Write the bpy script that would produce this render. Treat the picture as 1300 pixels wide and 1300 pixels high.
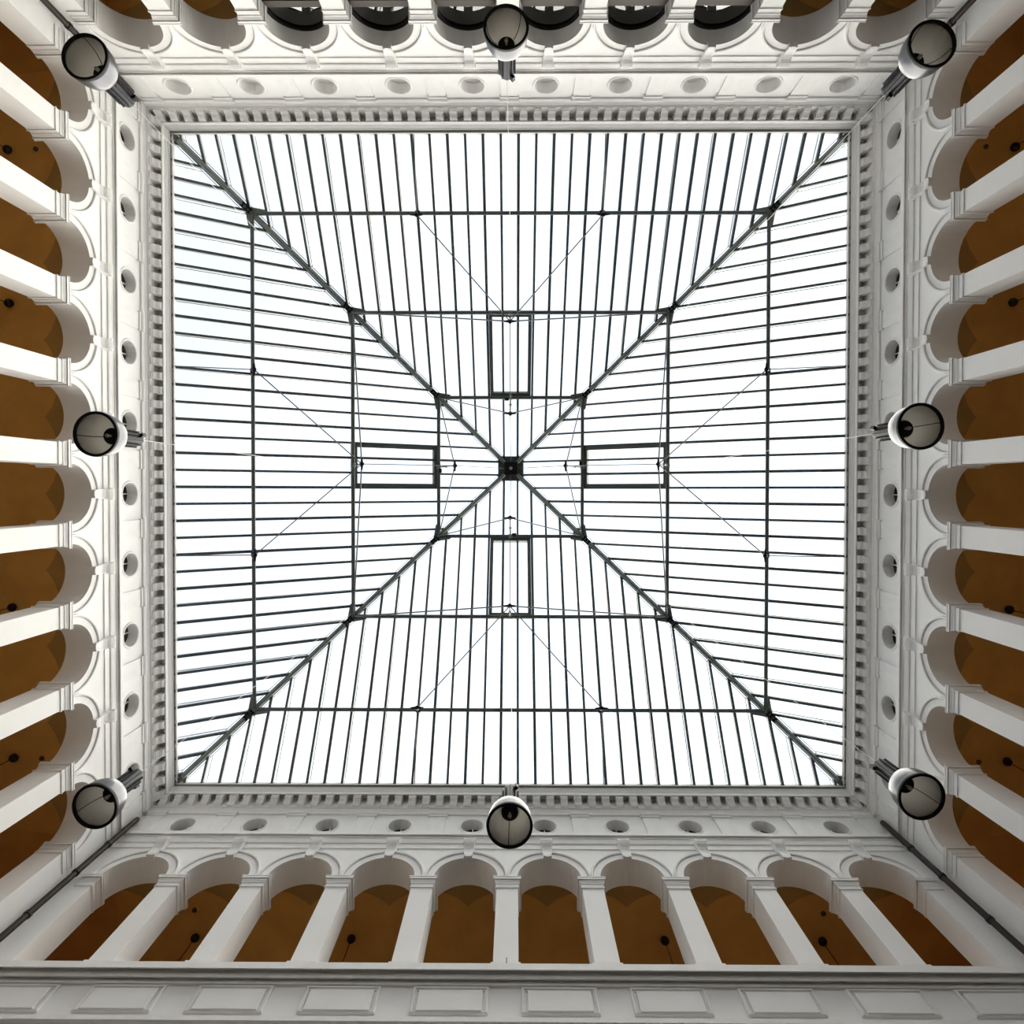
import bpy, bmesh, math, random
from mathutils import Vector, Matrix
random.seed(7)
PI = math.pi
scene = bpy.context.scene
C = scene.collection
for o in list(bpy.data.objects):
    bpy.data.objects.remove(o)

# ------------------------------------------------------------------ camera
# World frame: x to the right of the picture, y towards its lower edge, z up.
F_PX = 767.5
RX, RY, RZ = 0.0136, 0.0063, 0.0011
CAM = (0.2157, 1.0441, 0.0)
PPX, PPY = 649.43, 633.49
Rcv = Matrix.Rotation(RZ, 3, 'Z') @ Matrix.Rotation(RY, 3, 'Y') @ Matrix.Rotation(RX, 3, 'X')
cd = bpy.data.cameras.new('camera')
cam = bpy.data.objects.new('camera', cd)
C.objects.link(cam)
cd.sensor_width = 36.0
cd.sensor_fit = 'HORIZONTAL'
cd.lens = F_PX * 36.0 / 1300.0
cd.shift_x = (650 - PPX) / 1300.0
cd.shift_y = (PPY - 650) / 1300.0
cd.clip_start = 0.05
cd.clip_end = 400
M = (Rcv.transposed() @ Matrix(((1, 0, 0), (0, -1, 0), (0, 0, -1)))).to_4x4()
M.translation = Vector(CAM)
cam.matrix_world = M
scene.camera = cam

# ------------------------------------------------------------------ sky, sun, exposure
SUN_DIR = Vector((0.42, 0.35, 0.84)).normalized()      # towards the bright part of the sky
BRIGHT_DIR = Vector((0.50, 0.40, 0.77)).normalized()   # brightest side of the cloud cover
w = bpy.data.worlds.new('overcast_sky')
scene.world = w
w.use_nodes = True
nt = w.node_tree
nt.nodes.clear()
wo = nt.nodes.new('ShaderNodeOutputWorld')
bg = nt.nodes.new('ShaderNodeBackground')
tc = nt.nodes.new('ShaderNodeTexCoord')
dp = nt.nodes.new('ShaderNodeVectorMath'); dp.operation = 'DOT_PRODUCT'
dp.inputs[1].default_value = BRIGHT_DIR
cr = nt.nodes.new('ShaderNodeValToRGB')
cr.color_ramp.elements[0].position = 0.35
cr.color_ramp.elements[0].color = (0.84, 0.89, 0.985, 1)
cr.color_ramp.elements[1].position = 0.85
cr.color_ramp.elements[1].color = (1.14, 1.28, 1.52, 1)
nz = nt.nodes.new('ShaderNodeTexNoise')
nz.inputs['Scale'].default_value = 2.5
nz.inputs['Detail'].default_value = 4
mx = nt.nodes.new('ShaderNodeMix'); mx.data_type = 'RGBA'
mx.inputs[7].default_value = (1.05, 1.08, 1.12, 1)
mr = nt.nodes.new('ShaderNodeMapRange')
mr.inputs[1].default_value = 0.45; mr.inputs[2].default_value = 0.75; mr.inputs[4].default_value = 0.5
nt.links.new(tc.outputs['Generated'], dp.inputs[0])
nt.links.new(dp.outputs['Value'], cr.inputs[0])
nt.links.new(tc.outputs['Generated'], nz.inputs['Vector'])
nt.links.new(nz.outputs[0], mr.inputs[0])
nt.links.new(mr.outputs[0], mx.inputs[0])
nt.links.new(cr.outputs[0], mx.inputs[6])
nt.links.new(mx.outputs[2], bg.inputs['Color'])
bg.inputs['Strength'].default_value = 0.75
nt.links.new(bg.outputs[0], wo.inputs['Surface'])

sl = bpy.data.lights.new('hazy_sun', 'SUN')
sl.energy = 7.6
sl.angle = math.radians(105)
sl.color = (1.0, 0.915, 0.79)
sun = bpy.data.objects.new('hazy_sun', sl)
C.objects.link(sun)
sun.rotation_euler = SUN_DIR.to_track_quat('Z', 'Y').to_euler()
sun.location = (30, 26, 45)

scene.view_settings.view_transform = 'Standard'
scene.view_settings.look = 'None'
scene.view_settings.gamma = 1.0
scene.view_settings.use_curve_mapping = False
scene.view_settings.exposure = 0.74

# ------------------------------------------------------------------ materials
def mat(name, col, rough=0.7, metal=0.0, noise=0.0, scale=3.0, bump=0.0, bscale=40.0, spec=0.5):
    m = bpy.data.materials.new(name)
    m.use_nodes = True
    n = m.node_tree.nodes; l = m.node_tree.links
    p = n['Principled BSDF']
    p.inputs['Base Color'].default_value = (*col, 1)
    p.inputs['Roughness'].default_value = rough
    p.inputs['Metallic'].default_value = metal
    p.inputs['Specular IOR Level'].default_value = spec
    t = n.new('ShaderNodeTexCoord')
    if noise:
        z = n.new('ShaderNodeTexNoise'); z.inputs['Scale'].default_value = scale; z.inputs['Detail'].default_value = 6
        r = n.new('ShaderNodeValToRGB')
        r.color_ramp.elements[0].position = 0.3; r.color_ramp.elements[1].position = 0.7
        r.color_ramp.elements[0].color = (*[c * (1 - noise) for c in col], 1)
        r.color_ramp.elements[1].color = (*[min(1, c * (1 + noise * .5)) for c in col], 1)
        l.new(t.outputs['Object'], z.inputs['Vector']); l.new(z.outputs[0], r.inputs[0]); l.new(r.outputs[0], p.inputs['Base Color'])
    if bump:
        z2 = n.new('ShaderNodeTexNoise'); z2.inputs['Scale'].default_value = bscale; z2.inputs['Detail'].default_value = 3
        b = n.new('ShaderNodeBump'); b.inputs['Strength'].default_value = bump; b.inputs['Distance'].default_value = 0.01
        l.new(t.outputs['Object'], z2.inputs['Vector']); l.new(z2.outputs[0], b.inputs['Height']); l.new(b.outputs[0], p.inputs['Normal'])
    return m

PLASTER = mat('white_plaster', (0.89, 0.88, 0.865), 0.75, 0, 0.03, 1.3, 0.05)
STUCCO = mat('white_moulding', (0.87, 0.86, 0.845), 0.7, 0, 0.04, 4.0)
OCHRE = mat('ochre_plaster', (0.58, 0.31, 0.08), 0.85, 0, 0.14, 0.9, 0.1)
STONE = mat('dark_stone_floor', (0.05, 0.045, 0.04), 0.5, 0, 0.12, 1.0)
STEEL = mat('grey_green_steel', (0.20, 0.225, 0.20), 0.4, 0.0, 0.08, 2.0)
BAR = mat('dark_glazing_steel', (0.085, 0.10, 0.105), 0.45, 0.0, 0.1, 2.0)
CAP = mat('pale_aluminium_cap', (0.45, 0.46, 0.46), 0.35, 0.6)
BLACK = mat('black_paint', (0.010, 0.010, 0.012), 0.45, spec=0.25)
ROD = mat('bright_steel_rod', (0.15, 0.155, 0.15), 0.35, 0.4)
STEELD = mat('dark_green_steel', (0.085, 0.10, 0.09), 0.45, 0.0, 0.08, 2.0)
CABLE = mat('steel_cable', (0.42, 0.42, 0.40), 0.4, 0.3)
ALU = mat('brushed_aluminium', (0.17, 0.17, 0.185), 0.3, 0.95, 0.05, 6)
HOUSE = mat('dark_grey_housing', (0.022, 0.024, 0.030), 0.5, 0.0, spec=0.22)
PIPE = mat('brown_painted_pipe', (0.028, 0.014, 0.010), 0.45, 0.0, 0.2, 2.0, spec=0.25)
LOWER = mat('lower_storey_ochre', (0.075, 0.052, 0.035), 0.85, 0, 0.1, 1.0)
BROWN = mat('dark_brown_joinery', (0.05, 0.035, 0.025), 0.5)
DARKPANE = mat('unlit_pane', (0.012, 0.012, 0.013), 0.15)
BULB = mat('unlit_bulb', (0.35, 0.34, 0.31), 0.1)

def reflector_mat():
    m = mat('ribbed_reflector', (0.70, 0.68, 0.63), 0.30, 0.85)
    n = m.node_tree.nodes; l = m.node_tree.links
    t = n.new('ShaderNodeTexCoord'); s = n.new('ShaderNodeSeparateXYZ')
    a = n.new('ShaderNodeMath'); a.operation = 'ARCTAN2'
    k = n.new('ShaderNodeMath'); k.operation = 'MULTIPLY'; k.inputs[1].default_value = 48
    si = n.new('ShaderNodeMath'); si.operation = 'SINE'
    b = n.new('ShaderNodeBump'); b.inputs['Strength'].default_value = 0.5; b.inputs['Distance'].default_value = 0.01
    l.new(t.outputs['Object'], s.inputs[0]); l.new(s.outputs['Y'], a.inputs[0]); l.new(s.outputs['X'], a.inputs[1])
    l.new(a.outputs[0], k.inputs[0]); l.new(k.outputs[0], si.inputs[0]); l.new(si.outputs[0], b.inputs['Height'])
    l.new(b.outputs[0], n['Principled BSDF'].inputs['Normal'])
    return m
REFL = reflector_mat()
def translucent(m, col, fac):
    n = m.node_tree.nodes; l = m.node_tree.links
    t = n.new('ShaderNodeBsdfTranslucent'); t.inputs[0].default_value = (*col, 1)
    x = n.new('ShaderNodeMixShader'); x.inputs[0].default_value = fac
    p = n['Principled BSDF']; o = [q for q in n if q.type == 'OUTPUT_MATERIAL'][0]
    l.new(p.outputs[0], x.inputs[1]); l.new(t.outputs[0], x.inputs[2]); l.new(x.outputs[0], o.inputs['Surface'])
translucent(REFL, (0.92, 0.88, 0.80), 0.6)
translucent(ALU, (0.85, 0.83, 0.80), 0.30)

def glass_mat(name, tint, refl, rough=0.0):
    m = bpy.data.materials.new(name); m.use_nodes = True
    n = m.node_tree.nodes; l = m.node_tree.links
    n.clear()
    o = n.new('ShaderNodeOutputMaterial')
    t = n.new('ShaderNodeBsdfTransparent'); t.inputs[0].default_value = (*tint, 1)
    g = n.new('ShaderNodeBsdfGlossy'); g.inputs['Roughness'].default_value = rough
    lw = n.new('ShaderNodeLayerWeight'); lw.inputs['Blend'].default_value = 0.5
    pw = n.new('ShaderNodeMath'); pw.operation = 'POWER'; pw.inputs[1].default_value = 5.0
    ma = n.new('ShaderNodeMath'); ma.operation = 'MULTIPLY_ADD'; ma.inputs[1].default_value = 1 - refl; ma.inputs[2].default_value = refl
    mxx = n.new('ShaderNodeMixShader')
    l.new(lw.outputs['Facing'], pw.inputs[0]); l.new(pw.outputs[0], ma.inputs[0])
    l.new(ma.outputs[0], mxx.inputs[0]); l.new(t.outputs[0], mxx.inputs[1]); l.new(g.outputs[0], mxx.inputs[2])
    l.new(mxx.outputs[0], o.inputs['Surface'])
    return m
ROOFGLASS = glass_mat('clear_roof_glass', (0.97, 0.985, 0.98), 0.02)
WINGLASS = glass_mat('coated_window_glass', (0.12, 0.16, 0.14), 0.15)

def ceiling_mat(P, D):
    # lighter ochre inside the saucer domes, darker ochre band around them, one dome per pillar
    m = mat('gallery_ceiling_two_tone', (0.5, 0.27, 0.075), 0.85)
    n = m.node_tree.nodes; l = m.node_tree.links
    def math_(op, a, b=None):
        k = n.new('ShaderNodeMath'); k.operation = op
        for i, x in enumerate((a, b)):
            if x is None: continue
            if isinstance(x, (int, float)): k.inputs[i].default_value = x
            else: l.new(x, k.inputs[i])
        return k.outputs[0]
    t = n.new('ShaderNodeTexCoord'); s = n.new('ShaderNodeSeparateXYZ'); l.new(t.outputs['Object'], s.inputs[0])
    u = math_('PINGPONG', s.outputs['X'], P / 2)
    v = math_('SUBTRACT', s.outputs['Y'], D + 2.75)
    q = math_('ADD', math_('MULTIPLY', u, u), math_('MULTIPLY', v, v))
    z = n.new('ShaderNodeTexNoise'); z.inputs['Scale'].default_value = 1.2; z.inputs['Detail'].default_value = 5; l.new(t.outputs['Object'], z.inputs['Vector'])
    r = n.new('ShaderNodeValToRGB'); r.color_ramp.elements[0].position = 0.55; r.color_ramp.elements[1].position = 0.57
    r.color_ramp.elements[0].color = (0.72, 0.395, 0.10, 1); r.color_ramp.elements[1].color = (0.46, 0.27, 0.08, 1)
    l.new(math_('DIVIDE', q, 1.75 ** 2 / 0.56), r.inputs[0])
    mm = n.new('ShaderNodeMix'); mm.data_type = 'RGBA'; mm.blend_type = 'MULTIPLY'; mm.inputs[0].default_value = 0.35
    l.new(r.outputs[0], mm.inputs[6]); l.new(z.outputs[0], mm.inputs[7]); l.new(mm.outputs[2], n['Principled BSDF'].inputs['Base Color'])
    return m
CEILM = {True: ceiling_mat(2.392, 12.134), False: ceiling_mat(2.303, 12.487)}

# ------------------------------------------------------------------ mesh helpers
class MB:
    def __init__(s):
        s.v = []; s.f = []
    def add(s, vs, fs):
        b = len(s.v); s.v += [tuple(p) for p in vs]; s.f += [[b + i for i in f] for f in fs]
    def box(s, x0, x1, y0, y1, z0, z1):
        s.add([(x0, y0, z0), (x1, y0, z0), (x1, y1, z0), (x0, y1, z0), (x0, y0, z1), (x1, y0, z1), (x1, y1, z1), (x0, y1, z1)],
              [(0, 3, 2, 1), (4, 5, 6, 7), (0, 1, 5, 4), (1, 2, 6, 5), (2, 3, 7, 6), (3, 0, 4, 7)])
    def quad(s, a, b, c, d):
        s.add([a, b, c, d], [(0, 1, 2, 3)])
    def loops(s, ls, caps=True, closed=True):
        n = len(ls[0]); b = len(s.v)
        for L in ls: s.v += [tuple(p) for p in L]
        for i in range(len(ls) - 1):
            for j in range(n if closed else n - 1):
                k = (j + 1) % n
                s.f.append([b + i * n + j, b + i * n + k, b + (i + 1) * n + k, b + (i + 1) * n + j])
        if caps:
            s.f.append([b + j for j in range(n)][::-1])
            s.f.append([b + (len(ls) - 1) * n + j for j in range(n)])
    def tube(s, p0, p1, r, n=8, r1=None):
        p0 = Vector(p0); p1 = Vector(p1); d = (p1 - p0).normalized()
        a = d.orthogonal().normalized(); c = d.cross(a)
        r1 = r if r1 is None else r1
        s.loops([[p + (a * math.cos(2 * PI * i / n) + c * math.sin(2 * PI * i / n)) * q for i in range(n)] for p, q in ((p0, r), (p1, r1))])
    def path(s, pts, r, n=10):
        pts = [Vector(p) for p in pts]; ls = []
        ref = None
        for i, p in enumerate(pts):
            d = (pts[min(i + 1, len(pts) - 1)] - pts[max(i - 1, 0)]).normalized()
            a = d.orthogonal().normalized() if ref is None else (ref - d * ref.dot(d)).normalized()
            ref = a; c = d.cross(a)
            ls.append([p + (a * math.cos(2 * PI * j / n) + c * math.sin(2 * PI * j / n)) * r for j in range(n)])
        s.loops(ls)
    def lathe(s, prof, n=32, x=0, y=0, caps=False):
        s.loops([[(x + r * math.cos(2 * PI * i / n), y + r * math.sin(2 * PI * i / n), z) for i in range(n)] for r, z in prof], caps=caps)
    def beam(s, p0, p1, side, w0, w1, nrm, h0, h1, q1=None):
        # box from p0 to p1; side axis range w0..w1, normal axis range h0..h1
        p0 = Vector(p0); p1 = Vector(p1); side = Vector(side); nrm = Vector(nrm)
        L = lambda p: [p + side * a + nrm * b for a, b in ((w0, h0), (w1, h0), (w1, h1), (w0, h1))]
        s.loops([L(p0), L(p1)])
    def rect_sweep(s, a, b, prof):
        # closed stack of rectangles (half sizes a+o, b+o) at heights z
        s.loops([[(-a - o, -b - o, z), (a + o, -b - o, z), (a + o, b + o, z), (-a - o, b + o, z)] for o, z in prof])
    def mesh(s, name, m, smooth=False, bevel=0.0):
        me = bpy.data.meshes.new(name)
        me.from_pydata(s.v, [], s.f)
        bm = bmesh.new(); bm.from_mesh(me)
        bmesh.ops.recalc_face_normals(bm, faces=bm.faces)
        if bevel:
            es = [e for e in bm.edges if len(e.link_faces) == 2 and e.calc_face_angle(0) > 0.6]
            bmesh.ops.bevel(bm, geom=es, offset=bevel, segments=1, affect='EDGES', clamp_overlap=True)
        if smooth:
            for f in bm.faces: f.smooth = True
            for e in bm.edges:
                if len(e.link_faces) == 2 and e.calc_face_angle(0) > 0.6: e.smooth = False
        bm.to_mesh(me); bm.free()
        me.materials.append(m)
        return me
    def obj(s, name, m, parent=None, smooth=False, bevel=0.0):
        return link(name, s.mesh(name, m, smooth, bevel), parent)

def link(name, me, parent=None, loc=(0, 0, 0), rz=0.0):
    o = bpy.data.objects.new(name, me)
    C.objects.link(o)
    o.location = loc
    o.rotation_euler = (0, 0, rz)
    if parent: o.parent = parent
    return o
def tag(o, label=None, cat=None, group=None, kind=None):
    if label: o['label'] = label
    if cat: o['category'] = cat
    if group: o['group'] = group
    if kind: o['kind'] = kind
    return o
def thing(name, label, cat, loc=(0, 0, 0), rz=0.0, group=None):
    o = link(name, None, None, loc, rz)
    o.empty_display_size = 0.2
    return tag(o, label, cat, group)
def copy_tree(o, parent=None):
    c = o.copy(); C.objects.link(c)
    if parent: c.parent = parent
    for ch in list(o.children): copy_tree(ch, c)
    return c

# ------------------------------------------------------------------ dimensions
AX, AY = 12.487, 12.134          # half width of the hall between wall faces
T = 0.78                         # arcade wall thickness
ZFLOOR = -1.6
ZSILL = 13.72                    # gallery parapet top
ZS = 17.12                       # springing line of the arches
ZA = 18.30
ZF0, ZF1 = 19.25, 20.46          # frieze with the round windows
ZTOP = 21.42
ZO = 19.82
NB = 10
HD = 1.82                        # half depth of the gallery behind the arcade
BAND = 0.553
SH_A, SH_B = 0.303, 0.385        # half sizes of a pillar shaft
ORD = ['first', 'second', 'third', 'fourth', 'fifth', 'sixth', 'seventh', 'eighth', 'ninth', 'tenth']
# name, rotation, wall offset D, half length L, arch pitch P, round window pitch PO, words
SIDES = [
    ('front', 0.0, AY, AX, 2.392, 2.400, 'bottom', 'left', False),
    ('back', PI, AY, AX, 2.392, 2.400, 'top', 'left', True),
    ('left', PI / 2, AX, AY, 2.303, 2.3286, 'left', 'top', False),
    ('right', -PI / 2, AX, AY, 2.303, 2.3286, 'right', 'top', True),
]
def rot(rz, u, v):
    return (u * math.cos(rz) - v * math.sin(rz), u * math.sin(rz) + v * math.cos(rz))

def moulding(mb, D, L, prof):
    # closed profile (o inward from the wall face, z), mitred at both hall corners
    mb.loops([[(-(L - o), D - o, z) for o, z in prof], [((L - o), D - o, z) for o, z in prof]])

# ------------------------------------------------------------------ floor
mb = MB(); mb.box(-AX - T, AX + T, -AY - T, AY + T, ZFLOOR - 0.2, ZFLOOR)
tag(mb.obj('floor', STONE), 'dark stone floor of the hall below the camera', 'floor', kind='structure')

# shared pieces ------------------------------------------------------
def keystone_mesh():
    prof = [(-0.02, 17.985), (0.13, 17.985), (0.135, 18.08), (0.115, 18.2), (0.115, 18.33), (0.15, 18.46), (0.205, 18.55), (0.235, 18.64),
            (0.225, 18.73), (0.18, 18.775), (-0.02, 18.775)]
    wd = lambda z: 0.115 + 0.055 * (z - 17.985) / 0.79
    mb = MB()
    mb.loops([[(-wd(z), -o, z) for o, z in prof], [(wd(z), -o, z) for o, z in prof]])
    # raised side fillets and the rolled top
    for s in (-1, 1):
        mb.loops([[(s * (wd(z) + 0.007), -o - (0.018 if o > 0 else 0), z - 0.004) for o, z in prof], [(s * (wd(z) - 0.045), -o - (0.018 if o > 0 else 0), z - 0.004) for o, z in prof]])
    mb.tube((-0.185, -0.17, 18.70), (0.185, -0.17, 18.70), 0.075, 12)
    return mb.mesh('keystone', STUCCO)
KEY = keystone_mesh()

def modillion_mesh():
    prof = [(0.15, 20.775), (0.20, 20.765), (0.235, 20.79), (0.25, 20.84), (0.27, 20.885), (0.31, 20.92), (0.355, 20.94), (0.385, 20.975), (0.385, 21.04), (0.15, 21.04)]
    mb = MB()
    mb.loops([[(-0.115, -o, z) for o, z in prof], [(0.115, -o, z) for o, z in prof]])
    for s in (-1, 1):
        mb.loops([[(s * 0.122, -o - (0.012 if o > 0.16 else 0), z - (0.008 if z < 21 else 0)) for o, z in prof],
                  [(s * 0.085, -o - (0.012 if o > 0.16 else 0), z - (0.008 if z < 21 else 0)) for o, z in prof]])
    mb.box(-0.14, 0.14, -0.40, -0.15, 21.04, 21.075)
    mb.box(-0.11, 0.11, -0.40, -0.15, 21.075, 21.29)
    mb.box(-0.13, 0.13, -0.20, -0.15, 20.74, 20.775)
    return mb.mesh('modillion', STUCCO)
MODI = modillion_mesh()

def archivolt_mesh(R, P):
    prof = [(0.0, -0.01), (0.0, 0.04), (0.195, 0.04), (0.197, 0.012), (0.212, 0.012), (0.214, 0.068), (0.23, 0.085), (0.262, 0.088), (0.285, 0.065), (0.292, -0.01)]
    lim = P / 2 - 0.004
    n = 36; ls = []
    for i in range(n + 1):
        a = PI * i / n
        L = []
        for r, o in prof:
            u = (R + r) * math.cos(a)
            oo = o
            if abs(u) > lim: u = math.copysign(lim, u); oo = min(o, 0.04)
            L.append((u, -oo, ZS + (R + r) * math.sin(a)))
        ls.append(L)
    mb = MB(); mb.loops(ls)
    return mb.mesh('archivolt', STUCCO)

def oculus_meshes():
    r0 = 0.375
    ring = MB()
    ring.loops([[((r0 + r) * math.cos(2 * PI * i / 36), -o, ZO + (r0 + r) * math.sin(2 * PI * i / 36)) for i in range(36)] for r, o in
                ((0.0, -0.34), (0.0, 0.02), (0.018, 0.035), (0.04, 0.035), (0.062, 0.012), (0.075, -0.01))], caps=False)
    pane = MB(); pane.loops([[(r0 * math.cos(2 * PI * i / 36), y, ZO + r0 * math.sin(2 * PI * i / 36)) for i in range(36)] for y in (0.32, 0.34)])
    mun = MB(); mun.box(-0.016, 0.016, 0.285, 0.325, ZO - r0, ZO + r0); mun.box(-r0, r0, 0.288, 0.323, ZO - 0.016, ZO + 0.016)
    return ring.mesh('oculus_frame', STUCCO, True), pane.mesh('pane', DARKPANE), mun.mesh('muntin', STUCCO)
OC_RING, OC_PANE, OC_MUN = oculus_meshes()
OC_BLIND = OC_PANE.copy(); OC_BLIND.name = 'blind_panel'; OC_BLIND.materials[0] = PLASTER

def pilaster_mesh():
    mb = MB()
    mb.box(-0.285, 0.285, -0.05, 0.02, ZF0 + 0.02, 20.30)
    mb.box(-0.32, 0.32, -0.085, 0.02, 20.30, 20.35)
    mb.box(-0.305, 0.305, -0.07, 0.02, 20.35, 20.40)
    mb.loops([[(-0.31 - o, -0.085 - o, z) for o, z in ((0, 20.40), (0.035, 20.45), (0.035, 20.52))] + [(-0.31, 0.02, 20.52), (-0.31, 0.02, 20.40)],
              [(0.31 + o, -0.085 - o, z) for o, z in ((0, 20.40), (0.035, 20.45), (0.035, 20.52))] + [(0.31, 0.02, 20.52), (0.31, 0.02, 20.40)]])
    return mb.mesh('frieze_pilaster', STUCCO)
PILA = pilaster_mesh()

def panel_meshes():
    # moulded frame and raised field on the parapet, 1.67 m wide
    zc = 12.965; a, b = 0.835, 0.345
    fr = MB()
    prof = [(0.0, -0.01), (0.0, 0.035), (0.015, 0.055), (0.05, 0.06), (0.07, 0.025), (0.09, 0.025), (0.10, -0.01)]
    fr.loops([[(sx * (a - r), -o, zc + sz * (b - r)) for sx, sz in ((-1, -1), (1, -1), (1, 1), (-1, 1))] for r, o in prof], caps=False)
    fd = MB()
    a2, b2 = 0.70, 0.27
    fd.loops([[(sx * (a2 - r), -o, zc - 0.045 + sz * (b2 - r)) for sx, sz in ((-1, -1), (1, -1), (1, 1), (-1, 1))] for r, o in
              ((0, -0.01), (0, 0.07), (0.012, 0.08))])
    return fr.mesh('parapet_panel', STUCCO), fd.mesh('panel_field', PLASTER)
PAN_F, PAN_D = panel_meshes()

# ------------------------------------------------------------------ walls
trim_n = 0
for (sname, rz, D, L, P, PO, word, fromw, rev) in SIDES:
    R = (P - BAND) / 2
    tb = sname in ('front', 'back')
    LE = L + (T if tb else 0.0)
    W = MB()
    # wall below the gallery parapet
    PM = MB(); PM.box(-LE, LE, D, D + T, 12.2, ZSILL - 0.02)
    par = PM.obj('wall_parapet_' + sname, PLASTER); par.rotation_euler.z = rz
    tag(par, 'white gallery parapet wall below the pillars, %s of the photo' % word, 'wall', kind='structure')
    LWm = MB(); LWm.box(-LE, LE, D + 0.02, D + T, ZFLOOR, 12.2)
    lo = LWm.obj('wall_lower_' + sname, LOWER); lo.rotation_euler.z = rz
    tag(lo, 'plain ochre wall of the lower storeys below the %s arcade' % word, 'wall', kind='structure')
    # arcade zone
    n = 28
    for k in range(NB):
        uc = (k - (NB - 1) / 2) * P
        for y in (D, D + T):
            pts = [(uc - R * math.cos(PI * i / n), ZS + R * math.sin(PI * i / n)) for i in range(n + 1)]
            for i in range(n):
                (u0, z0), (u1, z1) = pts[i], pts[i + 1]
                W.quad((u0, y, z0), (u1, y, z1), (u1, y, ZA), (u0, y, ZA))
            W.quad((uc - P / 2, y, ZS), (uc - R, y, ZS), (uc - R, y, ZA), (uc - P / 2, y, ZA))
            W.quad((uc + R, y, ZS), (uc + P / 2, y, ZS), (uc + P / 2, y, ZA), (uc + R, y, ZA))
        W.loops([[(uc - R * math.cos(PI * i / n), y, ZS + R * math.sin(PI * i / n)) for i in range(n + 1)] for y in (D, D + T)], caps=False, closed=False)
        for s in (-1, 1):
            W.quad((uc + s * R, D, ZS), (uc + s * P / 2, D, ZS), (uc + s * P / 2, D + T, ZS), (uc + s * R, D + T, ZS))
    for s in (-1, 1):
        e0, e1 = sorted((s * 5 * P, s * LE))
        W.quad((e0, D, ZS), (e1, D, ZS), (e1, D, ZA), (e0, D, ZA))
        W.quad((e0, D + T, ZS), (e1, D + T, ZS), (e1, D + T, ZA), (e0, D + T, ZA))
        W.quad((e0, D, ZS), (e1, D, ZS), (e1, D + T, ZS), (e0, D + T, ZS))
    # plain zone, frieze with round openings, zone behind the cornice
    W.quad((-LE, D, ZA), (LE, D, ZA), (LE, D, ZF0), (-LE, D, ZF0))
    W.quad((-LE, D, ZF1), (LE, D, ZF1), (LE, D, ZTOP), (-LE, D, ZTOP))
    W.quad((-LE, D + T, ZA), (LE, D + T, ZA), (LE, D + T, ZTOP), (-LE, D + T, ZTOP))
    W.quad((-LE, D, ZTOP), (LE, D, ZTOP), (LE, D + T, ZTOP), (-LE, D + T, ZTOP))
    for k in range(NB):
        uc = (k - 4.5) * PO
        m4 = 40
        ri = 0.395
        inner = []; outer = []
        hw = PO / 2
        for i in range(m4):
            a = 2 * PI * i / m4
            c, s_ = math.cos(a), math.sin(a)
            inner.append((uc + ri * c, D, ZO + ri * s_))
            zt = (ZF1 - ZO) if s_ > 0 else (ZO - ZF0)
            q = min(hw / max(abs(c), 1e-6), zt / max(abs(s_), 1e-6))
            outer.append((uc + q * c, D, ZO + q * s_))
        W.loops([inner, outer], caps=False)
        # fill the corner triangles of the rectangle
        for sx in (-1, 1):
            for sz in (-1, 1):
                zc = ZF1 if sz > 0 else ZF0
                cand = [p for p in outer if (p[0] - uc) * sx > 0 and (p[2] - ZO) * sz > 0]
                onside = [p for p in cand if abs(abs(p[0] - uc) - hw) < 1e-6]
                ontop = [p for p in cand if abs(p[2] - zc) < 1e-6]
                if onside and ontop:
                    p1 = max(onside, key=lambda p: (p[2] - ZO) * sz); p2 = max(ontop, key=lambda p: (p[0] - uc) * sx)
                    W.add([p1, (uc + sx * hw, D, zc), p2], [(0, 1, 2)])
    for s in (-1, 1):
        e0, e1 = sorted((s * 5 * PO, s * LE))
        W.quad((e0, D, ZF0), (e1, D, ZF0), (e1, D, ZF1), (e0, D, ZF1))
    wall = W.obj('wall_' + sname, PLASTER)
    wall.rotation_euler.z = rz
    tag(wall, 'white plastered arcade wall with round windows along the %s of the photo' % word, 'wall', kind='structure')

    # string course of two fascias and a small cornice
    sc = MB()
    moulding(sc, D, L, [(-0.02, 18.53), (0.03, 18.53), (0.03, 18.75), (0.06, 18.755), (0.075, 18.80), (0.06, 18.82), (0.06, 19.00), (0.085, 19.01), (0.085, 19.04), (0.095, 19.12),
                        (0.125, 19.12), (0.13, 19.075), (0.155, 19.075), (0.155, 19.19), (-0.02, 19.30)])
    sc.obj('string_course', STUCCO, wall)
    AV = archivolt_mesh(R, P)
    for k in range(NB):
        uc = (k - 4.5) * P
        link('archivolt', AV, wall, (uc, D, 0))
        link('keystone', KEY, wall, (uc, D, 0))
        uo = (k - 4.5) * PO
        oc = link('oculus_frame', OC_RING, wall, (uo, D, 0))
        if sname == 'back':
            link('blind_panel', OC_BLIND, oc)
        else:
            link('pane', OC_PANE, oc)
            link('muntin', OC_MUN, oc)
    for k in range(NB + 1):
        u = (k - 5) * PO
        if abs(u) + 0.33 > L: u = math.copysign(L - 0.33, u)
        link('frieze_pilaster', PILA, wall, (u, D, 0))
    if sname == 'front':
        for k in range(NB):
            pf = link('parapet_panel', PAN_F, par, ((k - 4.5) * P, D, 0))
            link('panel_field', PAN_D, pf)
        sb = MB()
        moulding(sb, D, L, [(-0.02, 12.52), (0.05, 12.52), (0.07, 12.50), (0.10, 12.47), (0.10, 12.36), (0.06, 12.30), (0.03, 12.28), (0.03, 12.1), (-0.02, 12.1)])
        sb.obj('lower_string_course', STUCCO, par)

    # main cornice
    trim_n += 1
    co = MB()
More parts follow.
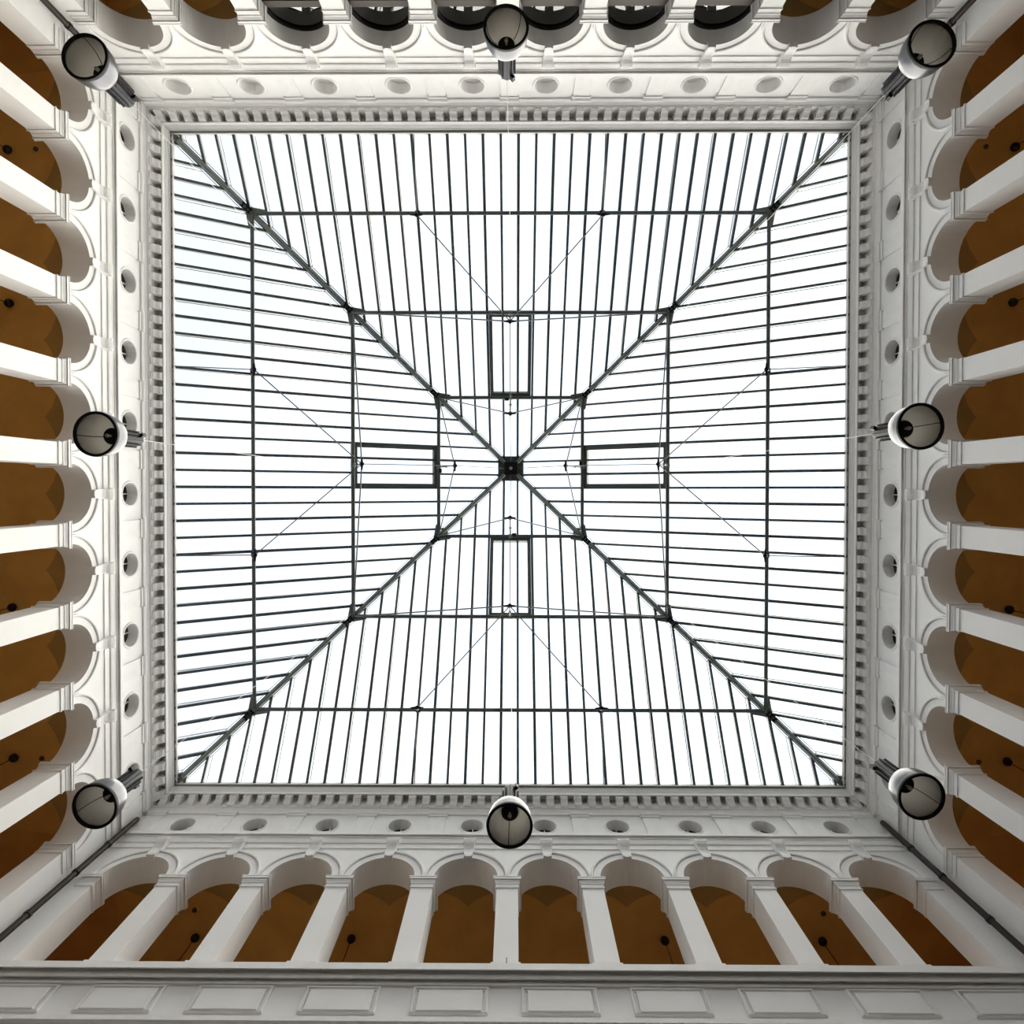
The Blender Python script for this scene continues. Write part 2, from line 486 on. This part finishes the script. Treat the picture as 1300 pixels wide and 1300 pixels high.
    moulding(co, D, L, [(-0.02, 20.46), (0.055, 20.46), (0.055, 20.60), (0.06, 20.61), (0.085, 20.66), (0.095, 20.70), (0.15, 20.72), (0.15, 21.30), (0.405, 21.30), (0.405, 21.055), (0.44, 21.055),
                        (0.44, 21.21), (0.455, 21.22), (0.455, 21.25), (0.475, 21.30), (0.48, 21.36), (0.495, 21.365), (0.495, 21.49), (0.555, 21.49), (0.56, 21.45), (0.585, 21.45), (0.585, 21.57),
                        (0.45, 21.56), (-0.02, 21.42)])
    cor = co.obj('trim_%d' % trim_n, STUCCO)
    cor.rotation_euler.z = rz
    tag(cor, 'white bracketed cornice around the glass roof, %s side of the photo' % word, 'cornice', kind='structure')
    nm = int(2 * (L - 0.45) / 0.478)
    for i in range(nm + 1):
        u = -(L - 0.43) + i * 2 * (L - 0.43) / nm
        link('modillion', MODI, cor, (u, D, 0))
    # parapet sill
    trim_n += 1
    si = MB()
    moulding(si, D, L, [(-T, ZSILL - 0.02), (-T, ZSILL), (0.25, ZSILL), (0.25, 13.54), (0.225, 13.54), (0.225, 13.66), (0.14, 13.66), (0.14, 13.425), (0.115, 13.42), (0.115, 13.52), (0.06, 13.52), (0.055, 13.345), (-0.02, 13.345), (-0.02, ZSILL - 0.02)])
    sill = si.obj('trim_%d' % trim_n, STUCCO)
    sill.rotation_euler.z = rz
    tag(sill, 'moulded parapet sill under the pillars, %s side of the photo' % word, 'sill', kind='structure')

    # gallery behind the arcade: ceiling of shallow saucer domes, back wall, floor
    V = MB()
    vy0 = D + T
    N1, N2 = 140, 22
    grid = []
    for i in range(N1 + 1):
        u = -5 * P + 10 * P * i / N1
        uc = round(u / P) * P
        row = []
        for j in range(N2 + 1):
            d_ = 2 * HD * j / N2
            q = ((u - uc) ** 2 + (d_ - (2.75 - T)) ** 2) / 1.75 ** 2
            row.append((u, vy0 + d_, 18.08 + 0.26 * max(0.0, 1 - q)))
        grid.append(row)
    V.loops(grid, caps=False, closed=False)
    V.box(-5 * P, 5 * P, vy0, vy0 + 2 * HD + 0.2, 18.55, 18.75)
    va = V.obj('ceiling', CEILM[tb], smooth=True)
    va.rotation_euler.z = rz
    tag(va, 'ochre domed gallery ceiling behind the arcade at the %s of the photo' % word, 'ceiling', kind='structure')
    G = MB()
    G.box(-5 * P, 5 * P, D + T + 2 * HD, D + T + 2 * HD + 0.2, ZSILL - 1, 19)
    gw = G.obj('wall_gallery_' + sname, OCHRE); gw.rotation_euler.z = rz
    tag(gw, 'ochre back wall of the gallery at the %s of the photo' % word, 'wall', kind='structure')
    G = MB()
    G.box(-5 * P, 5 * P, D + T, D + T + 2 * HD, ZSILL - 1.2, ZSILL - 0.9)
    gf = G.obj('floor', STONE); gf.rotation_euler.z = rz
    tag(gf, 'stone gallery floor behind the parapet at the %s of the photo' % word, 'floor', kind='structure')

# corner rooms joining the galleries
P1, P2 = 2.392 * 5, 2.303 * 5
for sx, sy, w1 in ((-1, -1, 'top left'), (1, -1, 'top right'), (-1, 1, 'bottom left'), (1, 1, 'bottom right')):
    X = AX + T + 2 * HD; Yy = AY + T + 2 * HD
    G = MB()
    def bx(x0, x1, y0, y1, z0, z1):
        a, b = sorted((sx * x0, sx * x1)); c, d = sorted((sy * y0, sy * y1))
        G.box(a, b, c, d, z0, z1)
    bx(P1, X, AY + T, Yy, 18.30, 18.5)
    bx(AX + T, X, P2, AY + T, 18.30, 18.5)
    bx(P1, X + 0.2, Yy, Yy + 0.2, ZSILL - 1, 18.8)
    bx(X, X + 0.2, P2, Yy, ZSILL - 1, 18.8)
    bx(P1, X, AY + T, Yy, ZSILL - 1.2, ZSILL - 0.9)
    bx(AX + T, X, P2, AY + T, ZSILL - 1.2, ZSILL - 0.9)
    tag(G.obj('wall_corner', OCHRE), 'ochre corner room joining two galleries at the %s' % w1, 'wall', kind='structure')

# ------------------------------------------------------------------ pillars
CAPPROF = [(0.0, -0.45), (0.0, -0.40), (0.028, -0.395), (0.028, -0.365), (0.012, -0.355), (0.012, -0.25), (0.030, -0.235), (0.034, -0.19), (0.058, -0.135), (0.060, -0.07),
           (0.080, -0.07), (0.080, -0.105), (0.088, -0.105), (0.088, -0.035), (0.10, -0.025), (0.10, -0.003), (0.0, -0.003)]
def pillar_meshes():
    s = MB(); s.box(-SH_A, SH_A, -SH_B, SH_B, ZSILL + 0.36, ZS - 0.42)
    c = MB(); c.rect_sweep(SH_A, SH_B, [(o, ZS + z) for o, z in CAPPROF])
    p = MB(); p.rect_sweep(SH_A, SH_B, [(0.05, ZSILL), (0.05, ZSILL + 0.30), (0.0, ZSILL + 0.36)])
    return s.mesh('shaft', PLASTER, bevel=0.008), c.mesh('capital', STUCCO), p.mesh('plinth', STUCCO)
SHAFT, CAPI, PLIN = pillar_meshes()
for (sname, rz, D, L, P, PO, word, fromw, rev) in SIDES:
    grp = 'white pillars of the %s arcade' % word
    for k in range(1, NB):
        u = (k - 5) * P
        idx = (NB - k if rev else k) - 1
        x, y = rot(rz, u, D + T / 2)
        where = 'middle pillar, fifth from either end' if idx == 4 else \
            ('%s from the %s end' % (ORD[idx], fromw) if idx < 4 else '%s from the %s end' % (ORD[8 - idx], 'right' if fromw == 'left' else 'bottom'))
        t = thing('pillar', 'white square pillar in the arcade along the %s, %s' % (word, where), 'pillar', (x, y, 0), rz, grp)
        t['kind'] = 'thing'
        link('shaft', SHAFT, t); link('capital', CAPI, t); link('plinth', PLIN, t)
# corner piers: L shaped, one per hall corner
for sx, sy, w1 in ((-1, -1, 'top left'), (1, -1, 'top right'), (-1, 1, 'bottom left'), (1, 1, 'bottom right')):
    Lx = AX - (P1 - SH_A); Ly = AY - (P2 - SH_A)
    t = thing('corner_pillar', 'white L-shaped corner pillar at the %s corner of the hall' % w1, 'pillar', (sx * AX, sy * AY, 0), 0, 'white corner pillars of the arcades')
    t['kind'] = 'thing'
    g = lambda a, b: (-sx * a, -sy * b)
    poly = [(Lx, 0), (Lx, -0.77), (-0.77, -0.77), (-0.77, Ly), (0, Ly), (0, 0)]
    m = MB(); m.loops([[(*g(a, b), z) for a, b in poly] for z in (ZSILL, ZS - 0.005)])
    m.obj('shaft', PLASTER, t, bevel=0.006)
    CP = [(o if o > 0 else -0.02, z) for o, z in CAPPROF]
    # capital wraps the free end and the face of each arm, stopping short of the corner pipe
    m = MB(); m.loops([[(*g(Lx + o, -0.77), ZS + z) for o, z in CP], [(*g(Lx + o, o), ZS + z) for o, z in CP], [(*g(0.34, o), ZS + z) for o, z in CP]])
    m.obj('capital', STUCCO, t)
    m = MB(); m.loops([[(*g(-0.77, Ly + o), ZS + z) for o, z in CP], [(*g(o, Ly + o), ZS + z) for o, z in CP], [(*g(o, 0.34), ZS + z) for o, z in CP]])
    m.obj('capital', STUCCO, t)

# ------------------------------------------------------------------ glazed arches of the top gallery
Pb = 2.392; Rb = (Pb - BAND) / 2
for k in range(6):
    xc = (k - 2.5) * Pb
    yb = -(AY + 0.44)
    t = link('window_%d' % (k + 1), None, None, (xc, yb, 0), PI)
    tag(t, 'dark arched window filling an arch of the top arcade, %s of six from the left' % ORD[k], 'window', 'arched windows of the top arcade', 'structure')
    n = 28
    fr = MB()
    arc = lambda r, y: [(-r * math.cos(PI * i / n), y, ZS + r * math.sin(PI * i / n)) for i in range(n + 1)]
    ro, ri = Rb - 0.004, Rb - 0.075
    a0, a1, b0, b1 = arc(ro, -0.03), arc(ro, 0.10), arc(ri, -0.03), arc(ri, 0.10)
    fr.loops([[a0[i], a1[i], b1[i], b0[i]] for i in range(n + 1)])
    for s in (-1, 1):
        c0, c1 = sorted((s * (Rb - 0.03), s * (Rb - 0.10)))
        fr.box(c0 - (0.0), c1, -0.03, 0.10, ZSILL + 0.02, ZS)
    fr.obj('frame', BLACK, t)
    tr = MB(); tr.box(-ri, ri, -0.05, 0.12, ZS - 0.22, ZS + 0.0)
    tr.box(-ri, ri, -0.04, 0.11, ZSILL + 0.02, ZSILL + 0.14)
    tr.obj('transom', BROWN, t)
    gl = MB()
    gl.loops([[(-(ri) * math.cos(PI * i / n), y, ZS + ri * math.sin(PI * i / n)) for i in range(n + 1)] for y in (0.03, 0.045)])
    gl.obj('lunette_pane', WINGLASS, t)
    lw = MB(); lw.box(-ri, ri, 0.03, 0.045, ZSILL + 0.14, ZS - 0.22)
    lw.obj('pane', WINGLASS, t)
    mu = MB(); mu.box(-0.03, 0.03, -0.02, 0.09, ZSILL + 0.14, ZS - 0.22)
    mu.obj('mullion', BROWN, t)

# ------------------------------------------------------------------ glass roof
EU_X, EU_Y = 11.99, 11.59        # half sizes at the eaves
ZE, ZAP = 21.60, 28.75
H = ZAP - ZE
TP = [0.1853, 0.4563, 0.7281]
NBAR = 38
frame = thing('roof_frame', 'grey-green steel frame of the pyramid roof with hips, purlins and tie rods', 'roof frame', (0, 0, ZE))
def fchild(mb, name, m, rz=0.0, parent=None, smooth=False):
    o = mb.obj(name, m, parent or frame, smooth)
    if parent is None:
        o.location.z = -ZE
        o.rotation_euler.z = rz
    return o
for (sname, rz, D, L, P, PO, word, fromw, rev) in SIDES:
    tb = sname in ('front', 'back')
    Eu, Ev = (EU_X, EU_Y) if tb else (EU_Y, EU_X)
    ln = math.hypot(Ev, H)
    nrm = Vector((0, -H, -Ev)) / ln            # inward, downward
    U = Vector((1, 0, 0))
    def pt(u, t, off=0.0):
        return Vector((u, Ev * (1 - t), ZE + t * H)) + nrm * off
    slope = thing('glazed_roof_slope', 'glazed slope of the pyramid roof rising from the %s wall' % word, 'glass roof', (0, 0, 0), rz, 'four glazed roof slopes')
    pitch = 2 * Eu / NBAR
    xs = [(i - NBAR / 2 + 0.5) * pitch for i in range(NBAR)]
    for i, u in enumerate(xs):
        te = 1 - (abs(u) + 0.10) / Eu
        if te < 0.01: continue
        b = MB()
        wide = i % 2 == 0
        hw = 0.052 if wide else 0.044
        sl_ = Ev / Eu
        # mitred top end against the hip
        tl, tr2 = (min(te, 1 - (abs(u + s * hw) + 0.10) / Eu) for s in (-1, 1))
        b.loops([[pt(u - hw, -0.004, 0.0), pt(u + hw, -0.004, 0.0), pt(u + hw, -0.004, 0.11), pt(u - hw, -0.004, 0.11)],
                 [pt(u - hw, tl, 0.0), pt(u + hw, tr2, 0.0), pt(u + hw, tr2, 0.11), pt(u - hw, tl, 0.11)]])
        bo = b.obj('glazing_bar', BAR, slope)
        if not wide:
            c = MB(); c.loops([[pt(u - 0.017, -0.004, -0.30), pt(u + 0.017, -0.004, -0.30), pt(u + 0.017, -0.004, -0.27), pt(u - 0.017, -0.004, -0.27)],
                               [pt(u - 0.017, te, -0.30), pt(u + 0.017, te, -0.30), pt(u + 0.017, te, -0.27), pt(u - 0.017, te, -0.27)]])
            c.obj('outer_rail', CAP, bo)
    # panes between bars, split at the purlins
    edges = [-Eu] + xs + [Eu]
    ts = [0.0] + TP + [0.955]
    for j in range(len(edges) - 1):
        u0, u1 = edges[j], edges[j + 1]
        for q in range(4):
            t0, t1 = ts[q], ts[q + 1]
            poly = [(u0, t0), (u1, t0), (u1, t1), (u0, t1)]
            # clip by the two hips |u| <= Eu(1-t)
            for s in (-1, 1):
                out = []
                f = lambda p: Eu * (1 - p[1]) - s * p[0] - 0.02
                for a in range(len(poly)):
                    p, n_ = poly[a], poly[(a + 1) % len(poly)]
                    fp, fn = f(p), f(n_)
                    if fp >= 0: out.append(p)
                    if (fp >= 0) != (fn >= 0):
                        r = fp / (fp - fn)
                        out.append((p[0] + r * (n_[0] - p[0]), p[1] + r * (n_[1] - p[1])))
                poly = out
                if len(poly) < 3: break
            if len(poly) < 3: continue
            ar = abs(sum(poly[a][0] * poly[(a + 1) % len(poly)][1] - poly[(a + 1) % len(poly)][0] * poly[a][1] for a in range(len(poly))))
            if ar < 0.002: continue
            g = MB(); g.loops([[pt(u, t, off) for u, t in poly] for off in (-0.025, -0.005)])
            g.obj('pane', ROOFGLASS, slope)
    e = MB()
    e.loops([[pt(s * Eu, -0.004, a) for a in (0.0,)] + [pt(s * Eu, -0.018, 0.0), pt(s * Eu, -0.018, 0.12), pt(s * Eu, -0.004, 0.12)] for s in (-1, 1)])
    e.obj('eave_bar', STEEL, slope)
    # purlins, struts, rods
    foot = {}
    for k, t in enumerate(TP):
        hl = Eu * (1 - t) - 0.16
        m = MB(); m.tube(pt(-hl, t, 0.185), pt(hl, t, 0.185), (0.072, 0.080, 0.080)[k], 12)
        for i in range(3, NBAR - 3):
            u = xs[i]
            if abs(u) < hl - 0.2: m.box(u - 0.02, u + 0.02, pt(u, t, 0.12).y - 0.02, pt(u, t, 0.12).y + 0.02, pt(u, t, 0.15).z - 0.03, pt(u, t, 0.09).z + 0.03)
        fchild(m, 'purlin', STEELD, rz, smooth=True)
    for k, u, Ls in ((0, -3.45, 0.32), (0, 3.45, 0.32), (1, 0.0, 1.20), (2, 0.0, 1.65)):
        t = TP[k]
        top = pt(u, t, 0.2); bot = pt(u, t, 0.2 + Ls)
        foot[(k, u)] = bot
        m = MB(); m.tube(top, bot, 0.035, 10)
        m.tube(pt(u, t, 0.2 + Ls * 0.45), pt(u, t, 0.2 + Ls * 0.45 + 0.05), 0.06, 10)
        st = fchild(m, 'strut', ROD, rz, smooth=True)
        m = MB()
        m.tube(bot - nrm * 0.05, bot + nrm * 0.08, 0.075, 10)
        for s in (-1, 1):
            m.tube(bot, bot + U * s * 0.24 - Vector((0, 0, 0.0)), 0.065, 8, 0.03)
        jo = m.obj('strut_joint', BLACK, st, True)
        m = MB(); m.tube(pt(u - 0.09, t, 0.185), pt(u + 0.09, t, 0.185), 0.10, 12)
        m.obj('purlin_clamp', BLACK if k == 0 else STEEL, st, True)
    rods = []
    for s in (-1, 1):
        hip = lambda k: Vector((s * (Eu * (1 - TP[k]) - 0.12), Ev * (1 - TP[k]) - 0.12, ZE + TP[k] * H - 0.26))
        rods += [(foot[(1, 0.0)], hip(1), 0.028), (foot[(2, 0.0)], hip(2), 0.024), (foot[(1, 0.0)], foot[(0, s * 3.45)], 0.023), (foot[(0, s * 3.45)], pt(s * 3.38, 0.0, 0.14), 0.019)]
    rods += [(foot[(1, 0.0)], foot[(2, 0.0)], 0.016), (foot[(2, 0.0)], Vector((0, 0.3, ZAP - 0.55)), 0.014)]
    for a, b_, r in rods:
        m = MB(); m.tube(a, b_, r, 6)
        fchild(m, 'tie_rod', ROD, rz)
    # opening vent between the two upper purlins
    t0, t1 = TP[1] - 0.002, TP[2] + 0.002
    v = thing('roof_vent', 'rectangular opening vent in the roof slope on the %s side' % word, 'roof vent', (0, 0, 0), rz, 'four roof vents')
    for s in (-1, 1):
        m = MB(); a, b_ = sorted((s * 0.885, s * 0.74))
        m.beam(pt(0, t0, 0), pt(0, t1, 0), U, a, b_, nrm, -0.06, 0.135)
        m.obj('side_rail', STEELD, v)
    for tt in (t0, t1):
        m = MB(); d = 0.016 if tt == t0 else -0.016
        m.loops([[pt(s * 0.74, q, o) for q, o in ((tt, -0.06), (tt + d, -0.06), (tt + d, 0.135), (tt, 0.135))] for s in (-1, 1)])
        m.obj('cross_rail', STEELD, v)
    m = MB(); c = pt(0.12, t1 + 0.002, 0.30); m.box(c.x - 0.05, c.x + 0.14, c.y - 0.04, c.y + 0.04, c.z - 0.04, c.z + 0.04)
    m.obj('opener_motor', BLACK, v)

# hips
for sx, sy in ((-1, -1), (1, -1), (1, 1), (-1, 1)):
    p0 = Vector((sx * EU_X, sy * EU_Y, ZE + 0.04)); p1 = Vector((0, 0, ZAP))
    d = (p1 - p0).normalized(); p1 = p1 - d * 0.55
    side = d.cross(Vector((0, 0, 1))).normalized(); dn = side.cross(d)
    if dn.z > 0: dn = -dn
    m = MB()
    m.beam(p0, p1, side, -0.07, 0.07, dn, 0.0, 0.20)
    m.beam(p0, p1, side, -0.115, 0.115, dn, 0.02, 0.06)
    hb = fchild(m, 'hip_beam', STEELD)
    m = MB(); m.tube(p0 + dn * 0.20 + d * 0.25, p1 + dn * 0.20, 0.085, 12); m.obj('hip_tube', STEEL, hb, True)
    for s in (-1, 1):
        m = MB(); m.beam(p0, p1, side * s, 0.155, 0.182, dn, -0.02, 0.05); m.obj('hip_flange', CAP, hb)
    for k, t in enumerate(TP):
        c = p0.lerp(Vector((0, 0, ZAP)), t)
        m = MB()
        for s in (-1, 1):
            m.beam(c - d * 0.42 + dn * 0.16, c - d * 0.02 + dn * 0.16, side * s, 0.05, 0.09, dn, -0.02, 0.22)
        for q in (-0.36, -0.2, -0.06):
            m.tube(c + d * q - side * 0.11 + dn * 0.26, c + d * q + side * 0.11 + dn * 0.26, 0.035, 8)
        cl = m.obj('hip_clevis', BLACK, hb)
        # gusset plates reaching towards the two purlins
        m = MB()
        for ax in (Vector((-sx, 0, 0)), Vector((0, -sy, 0))):
            a0 = c - d * 0.30 + dn * 0.20; a1 = c + d * 0.12 + dn * 0.20; a2 = c + ax * 0.62 + Vector((0, 0, -0.19)); 
            th = Vector((0, 0, 0.02))
            m.loops([[a0 - th, a1 - th, a2 - th + (a1 - a0) * 0.12, a2 - th - (a1 - a0) * 0.12], [a0 + th, a1 + th, a2 + th + (a1 - a0) * 0.12, a2 + th - (a1 - a0) * 0.12]])
        m.obj('gusset', STEEL, hb)
# apex hub
m = MB(); m.box(-0.29, 0.29, -0.29, 0.29, ZAP - 0.62, ZAP - 0.12)
hub = fchild(m, 'apex_hub', BLACK)
m = MB(); m.lathe([(0.0, ZAP - 0.66), (0.06, ZAP - 0.66), (0.075, ZAP - 0.64), (0.075, ZAP - 0.615)], 20); m.obj('hub_bolt', CAP, hub)
m = MB(); m.box(-0.60, 0.60, -0.58, 0.58, ZAP - 0.30, ZAP - 0.22); m.obj('hub_plate', STEELD, hub)

# ------------------------------------------------------------------ eight hanging floodlights
def lamp_proto():
    t = thing('hanging_floodlight', 'x', 'lamp')
    # local z = 0 at the rim
    m = MB(); m.lathe([(0.315, 0.01), (0.318, -0.012), (0.34, -0.02), (0.358, -0.012), (0.362, 0.02), (0.352, 0.05), (0.33, 0.05), (0.315, 0.01)], 48); m.obj('rim', BLACK, t, True)
    m = MB(); m.lathe([(0.350, 0.045), (0.347, 0.13), (0.33, 0.24), (0.292, 0.34), (0.24, 0.41), (0.19, 0.45), (0.15, 0.47)], 48); m.obj('shade', ALU, t, True)
    m = MB(); m.lathe([(0.322, 0.015), (0.326, 0.09), (0.31, 0.22), (0.272, 0.32), (0.222, 0.39), (0.17, 0.43), (0.13, 0.445)], 48); m.obj('reflector', REFL, t, True)
    for a in (0.4, 2.5, 4.6):
        m = MB()
        m.path([(r * math.cos(a), r * math.sin(a), z) for r, z in ((0.318, 0.03), (0.319, 0.09), (0.303, 0.22), (0.265, 0.32), (0.216, 0.385), (0.165, 0.42))], 0.006, 6)
        m.obj('reflector_seam', BLACK, t)
    m = MB(); m.lathe([(0.0, 0.36), (0.12, 0.36), (0.135, 0.375), (0.135, 0.45), (0.0, 0.46)], 28); m.obj('socket', BLACK, t, True)
    m = MB(); m.lathe([(0.0, 0.23), (0.022, 0.235), (0.032, 0.26), (0.030, 0.30), (0.02, 0.33), (0.02, 0.37)], 20); m.obj('bulb', BULB, t, True)
    m = MB(); m.lathe([(0.155, 0.46), (0.165, 0.475), (0.145, 0.50), (0.125, 0.53), (0.125, 1.02), (0.11, 1.06), (0.0, 1.06)], 32)
    hs = m.obj('ballast_housing', HOUSE, t, True)
    m = MB()
    for i in range(10):
        a = 2 * PI * i / 10
        c, s = math.cos(a), math.sin(a)
        m.loops([[(r * c - q * s, r * s + q * c, z) for r, q in ((0.11, -0.007), (0.155, -0.007), (0.155, 0.007), (0.11, 0.007))] for z in (0.54, 1.0)])
    m.obj('cooling_fin', HOUSE, hs)['kind'] = 'stuff'
    for q in (1, -1):
        m = MB(); m.box(*sorted((q * 0.10, q * 0.19)), -0.03, 0.03, 0.93, 1.03); m.obj('bracket', BLACK, t)
    m = MB(); m.tube((0, 0, 1.05), (0, 0, 1.13), 0.025, 8); m.obj('hanging_eye', BLACK, t)
    return t
LX, LY = EU_X * (1 - TP[1]), EU_Y * (1 - TP[1])
LZ = ZE + TP[1] * H
lamps = [(-LX, -5.73, 9.50, 'in the top left corner'), (0.06, -6.30, 9.68, 'before the arched windows of the top side'), (LX, -5.73, 9.29, 'in the top right corner'),
         (-LX, 0.14, 9.67, 'at the middle of the left side'), (LX, 0.035, 9.46, 'at the middle of the right side'),
         (-LX, 6.11, 9.58, 'in the bottom left corner'), (0.13, 6.30, 9.42, 'at the middle of the bottom side'), (LX, 5.78, 9.35, 'in the bottom right corner')]
def hung(x, y, z):
    # move along the sight line until the lamp hangs plumb below its purlin
    s = (abs(x) - PDX) / abs(x) if abs(x) > 1 else (abs(y) - PDY) / abs(y)
    if abs(x) > 1:
        k = (math.copysign(abs(x) - PDX, x) - CAM[0]) / (x - CAM[0])
    else:
        k = (math.copysign(abs(y) - PDY, y) - CAM[1]) / (y - CAM[1])
    return CAM[0] + k * (x - CAM[0]), CAM[1] + k * (y - CAM[1]), z * k
PDX, PDY = 0.185 * H / math.hypot(EU_X, H), 0.185 * H / math.hypot(EU_Y, H)
PZ = {True: LZ - 0.185 * EU_X / math.hypot(EU_X, H), False: LZ - 0.185 * EU_Y / math.hypot(EU_Y, H)}
proto = lamp_proto()
for i, (x, y, z, wd) in enumerate(lamps):
    x, y, z = hung(x, y, z)
    t = proto if i == 0 else copy_tree(proto)
    t.location = (x, y, z)
    t.rotation_euler.z = i * 0.9
    tag(t, 'aluminium bell floodlight hanging %s' % wd, 'lamp', 'eight hanging floodlights')
roots = [o for o in C.objects if o.get('category') == 'lamp']
for t in roots:
    x, y, z = t.location
    top = PZ[abs(x) > 1] - 0.05
    m = MB(); m.tube((0, 0, 1.12), (0, 0, top - z), 0.006, 6)
    m.obj('suspension_cable', CABLE, t)

# ------------------------------------------------------------------ corner downpipes
for sx, sy, w1 in ((-1, -1, 'top left'), (1, -1, 'top right'), (-1, 1, 'bottom left'), (1, 1, 'bottom right')):
    cx, cy = sx * (AX - 0.27), sy * (AY - 0.27)
    t = thing('downpipe', 'dark brown downpipe running down the %s corner of the hall' % w1, 'pipe', (cx, cy, ZFLOOR), 0, 'corner downpipes')
    m = MB()
    pts = [(0, 0, 0)] + [(0, 0, z - ZFLOOR) for z in (8, 16, 19.4)]
    for a in (0.2, 0.6, 1.0, 1.3):
        pts.append((sx * 0.17 * (1 - math.cos(a)) * 1.1, sy * 0.17 * (1 - math.cos(a)) * 1.1, 19.55 - ZFLOOR + 0.28 * math.sin(a)))
    pts.append((sx * 0.165, sy * 0.165, 19.86 - ZFLOOR))
    m.path(pts, 0.085, 14)
    m.obj('pipe', PIPE, t, True)
    for z in (15.2, 16.9, 18.25):
        c = MB(); c.lathe([(0.086, z - ZFLOOR - 0.05), (0.105, z - ZFLOOR - 0.045), (0.105, z - ZFLOOR + 0.045), (0.086, z - ZFLOOR + 0.05)], 16)
        c.tube((sx * 0.08, sy * 0.08, z - ZFLOOR), (sx * 0.235, sy * 0.235, z - ZFLOOR), 0.015, 6)
        c.obj('pipe_collar', BLACK, t, True)

# ------------------------------------------------------------------ gallery pendants and smoke detectors
PENDANT_W = 10.0
def pend_proto():
    t = thing('gallery_pendant', 'x', 'pendant')
    m = MB(); m.lathe([(0.0, -0.12), (0.05, -0.115), (0.10, -0.09), (0.125, -0.05), (0.13, 0.0), (0.12, 0.02), (0.0, 0.02)], 24); m.obj('ceiling_rose', BLACK, t, True)
    m = MB(); m.tube((0, 0, -0.12), (0, 0, -3.0), 0.013, 8); m.obj('stem', BLACK, t)
    ld = bpy.data.lights.new('pendant_bulb', 'POINT'); ld.energy = PENDANT_W; ld.color = (1.0, 0.72, 0.42); ld.shadow_soft_size = 0.2
    lo = bpy.data.objects.new('pendant_bulb', ld); C.objects.link(lo); lo.parent = t; lo.location = (0, 0, -3.7)
    m = MB(); m.lathe([(0.0, -2.95), (0.08, -2.98), (0.20, -3.06), (0.24, -3.18), (0.20, -3.30), (0.10, -3.38), (0.0, -3.40)], 24); m.obj('globe', BULB, t, True)
    return t
pp = None
for (sname, rz, D, L, P, PO, word, fromw, rev) in SIDES:
    if sname == 'back': continue
    for j, q in enumerate((-4, -2, 2, 4)):
        jj = 3 - j if rev else j
        if pp is None: t = pp = pend_proto()
        else: t = copy_tree(pp)
        x, y = rot(rz, q * P, D + T + HD)
        t.location = (x, y, 18.26)
        t.rotation_euler.z = rz
        wh = ['%s-most' % fromw, 'second from the %s' % fromw, 'third from the %s' % fromw, 'last at the %s' % ('right' if fromw == 'left' else 'bottom')][jj]
        tag(t, 'black pendant stem in the ochre %s gallery, %s of four' % (word, wh), 'pendant', 'black pendants of the galleries')
sd = None
for (sname, q, dd, word) in (('front', -4, 1.72, 'bottom gallery, near its left end'), ('front', 4, 1.72, 'bottom gallery, near its right end'), ('left', -4, 1.72, 'left gallery, near its top end'),
                             ('left', 4, 1.72, 'left gallery, near its bottom end'), ('right', 4, 1.72, 'right gallery, near its top end'), ('right', -4, 1.72, 'right gallery, near its bottom end')):
    S = [s for s in SIDES if s[0] == sname][0]
    rz, D, P = S[1], S[2], S[4]
    x, y = rot(rz, q * P, D + dd)
    z = 18.25
    if sd is None:
        sd = t = thing('smoke_detector', 'x', 'detector')
        m = MB(); m.lathe([(0.0, -0.02), (0.11, -0.02), (0.13, 0.0), (0.13, 0.02), (0.0, 0.02)], 20); m.obj('base', OCHRE, t, True)
        m = MB(); m.lathe([(0.0, -0.07), (0.05, -0.07), (0.07, -0.05), (0.075, -0.02)], 20); m.obj('sensor', BROWN, t, True)
    else: t = copy_tree(sd)
    t.location = (x, y, z)
    tag(t, 'small round smoke detector on the ceiling of the %s' % word, 'detector', 'smoke detectors of the galleries')

# small pin on the sill before the middle pillar of the bottom arcade
t = thing('sill_pin', 'thin dark metal pin on the sill before the middle bottom pillar', 'pin', (0.02, AY - 0.10, ZSILL))
m = MB(); m.tube((0, 0, 0), (0, 0, 0.36), 0.010, 8); m.tube((0, 0, 0), (0, 0, 0.02), 0.03, 8); m.obj('shank', HOUSE, t)
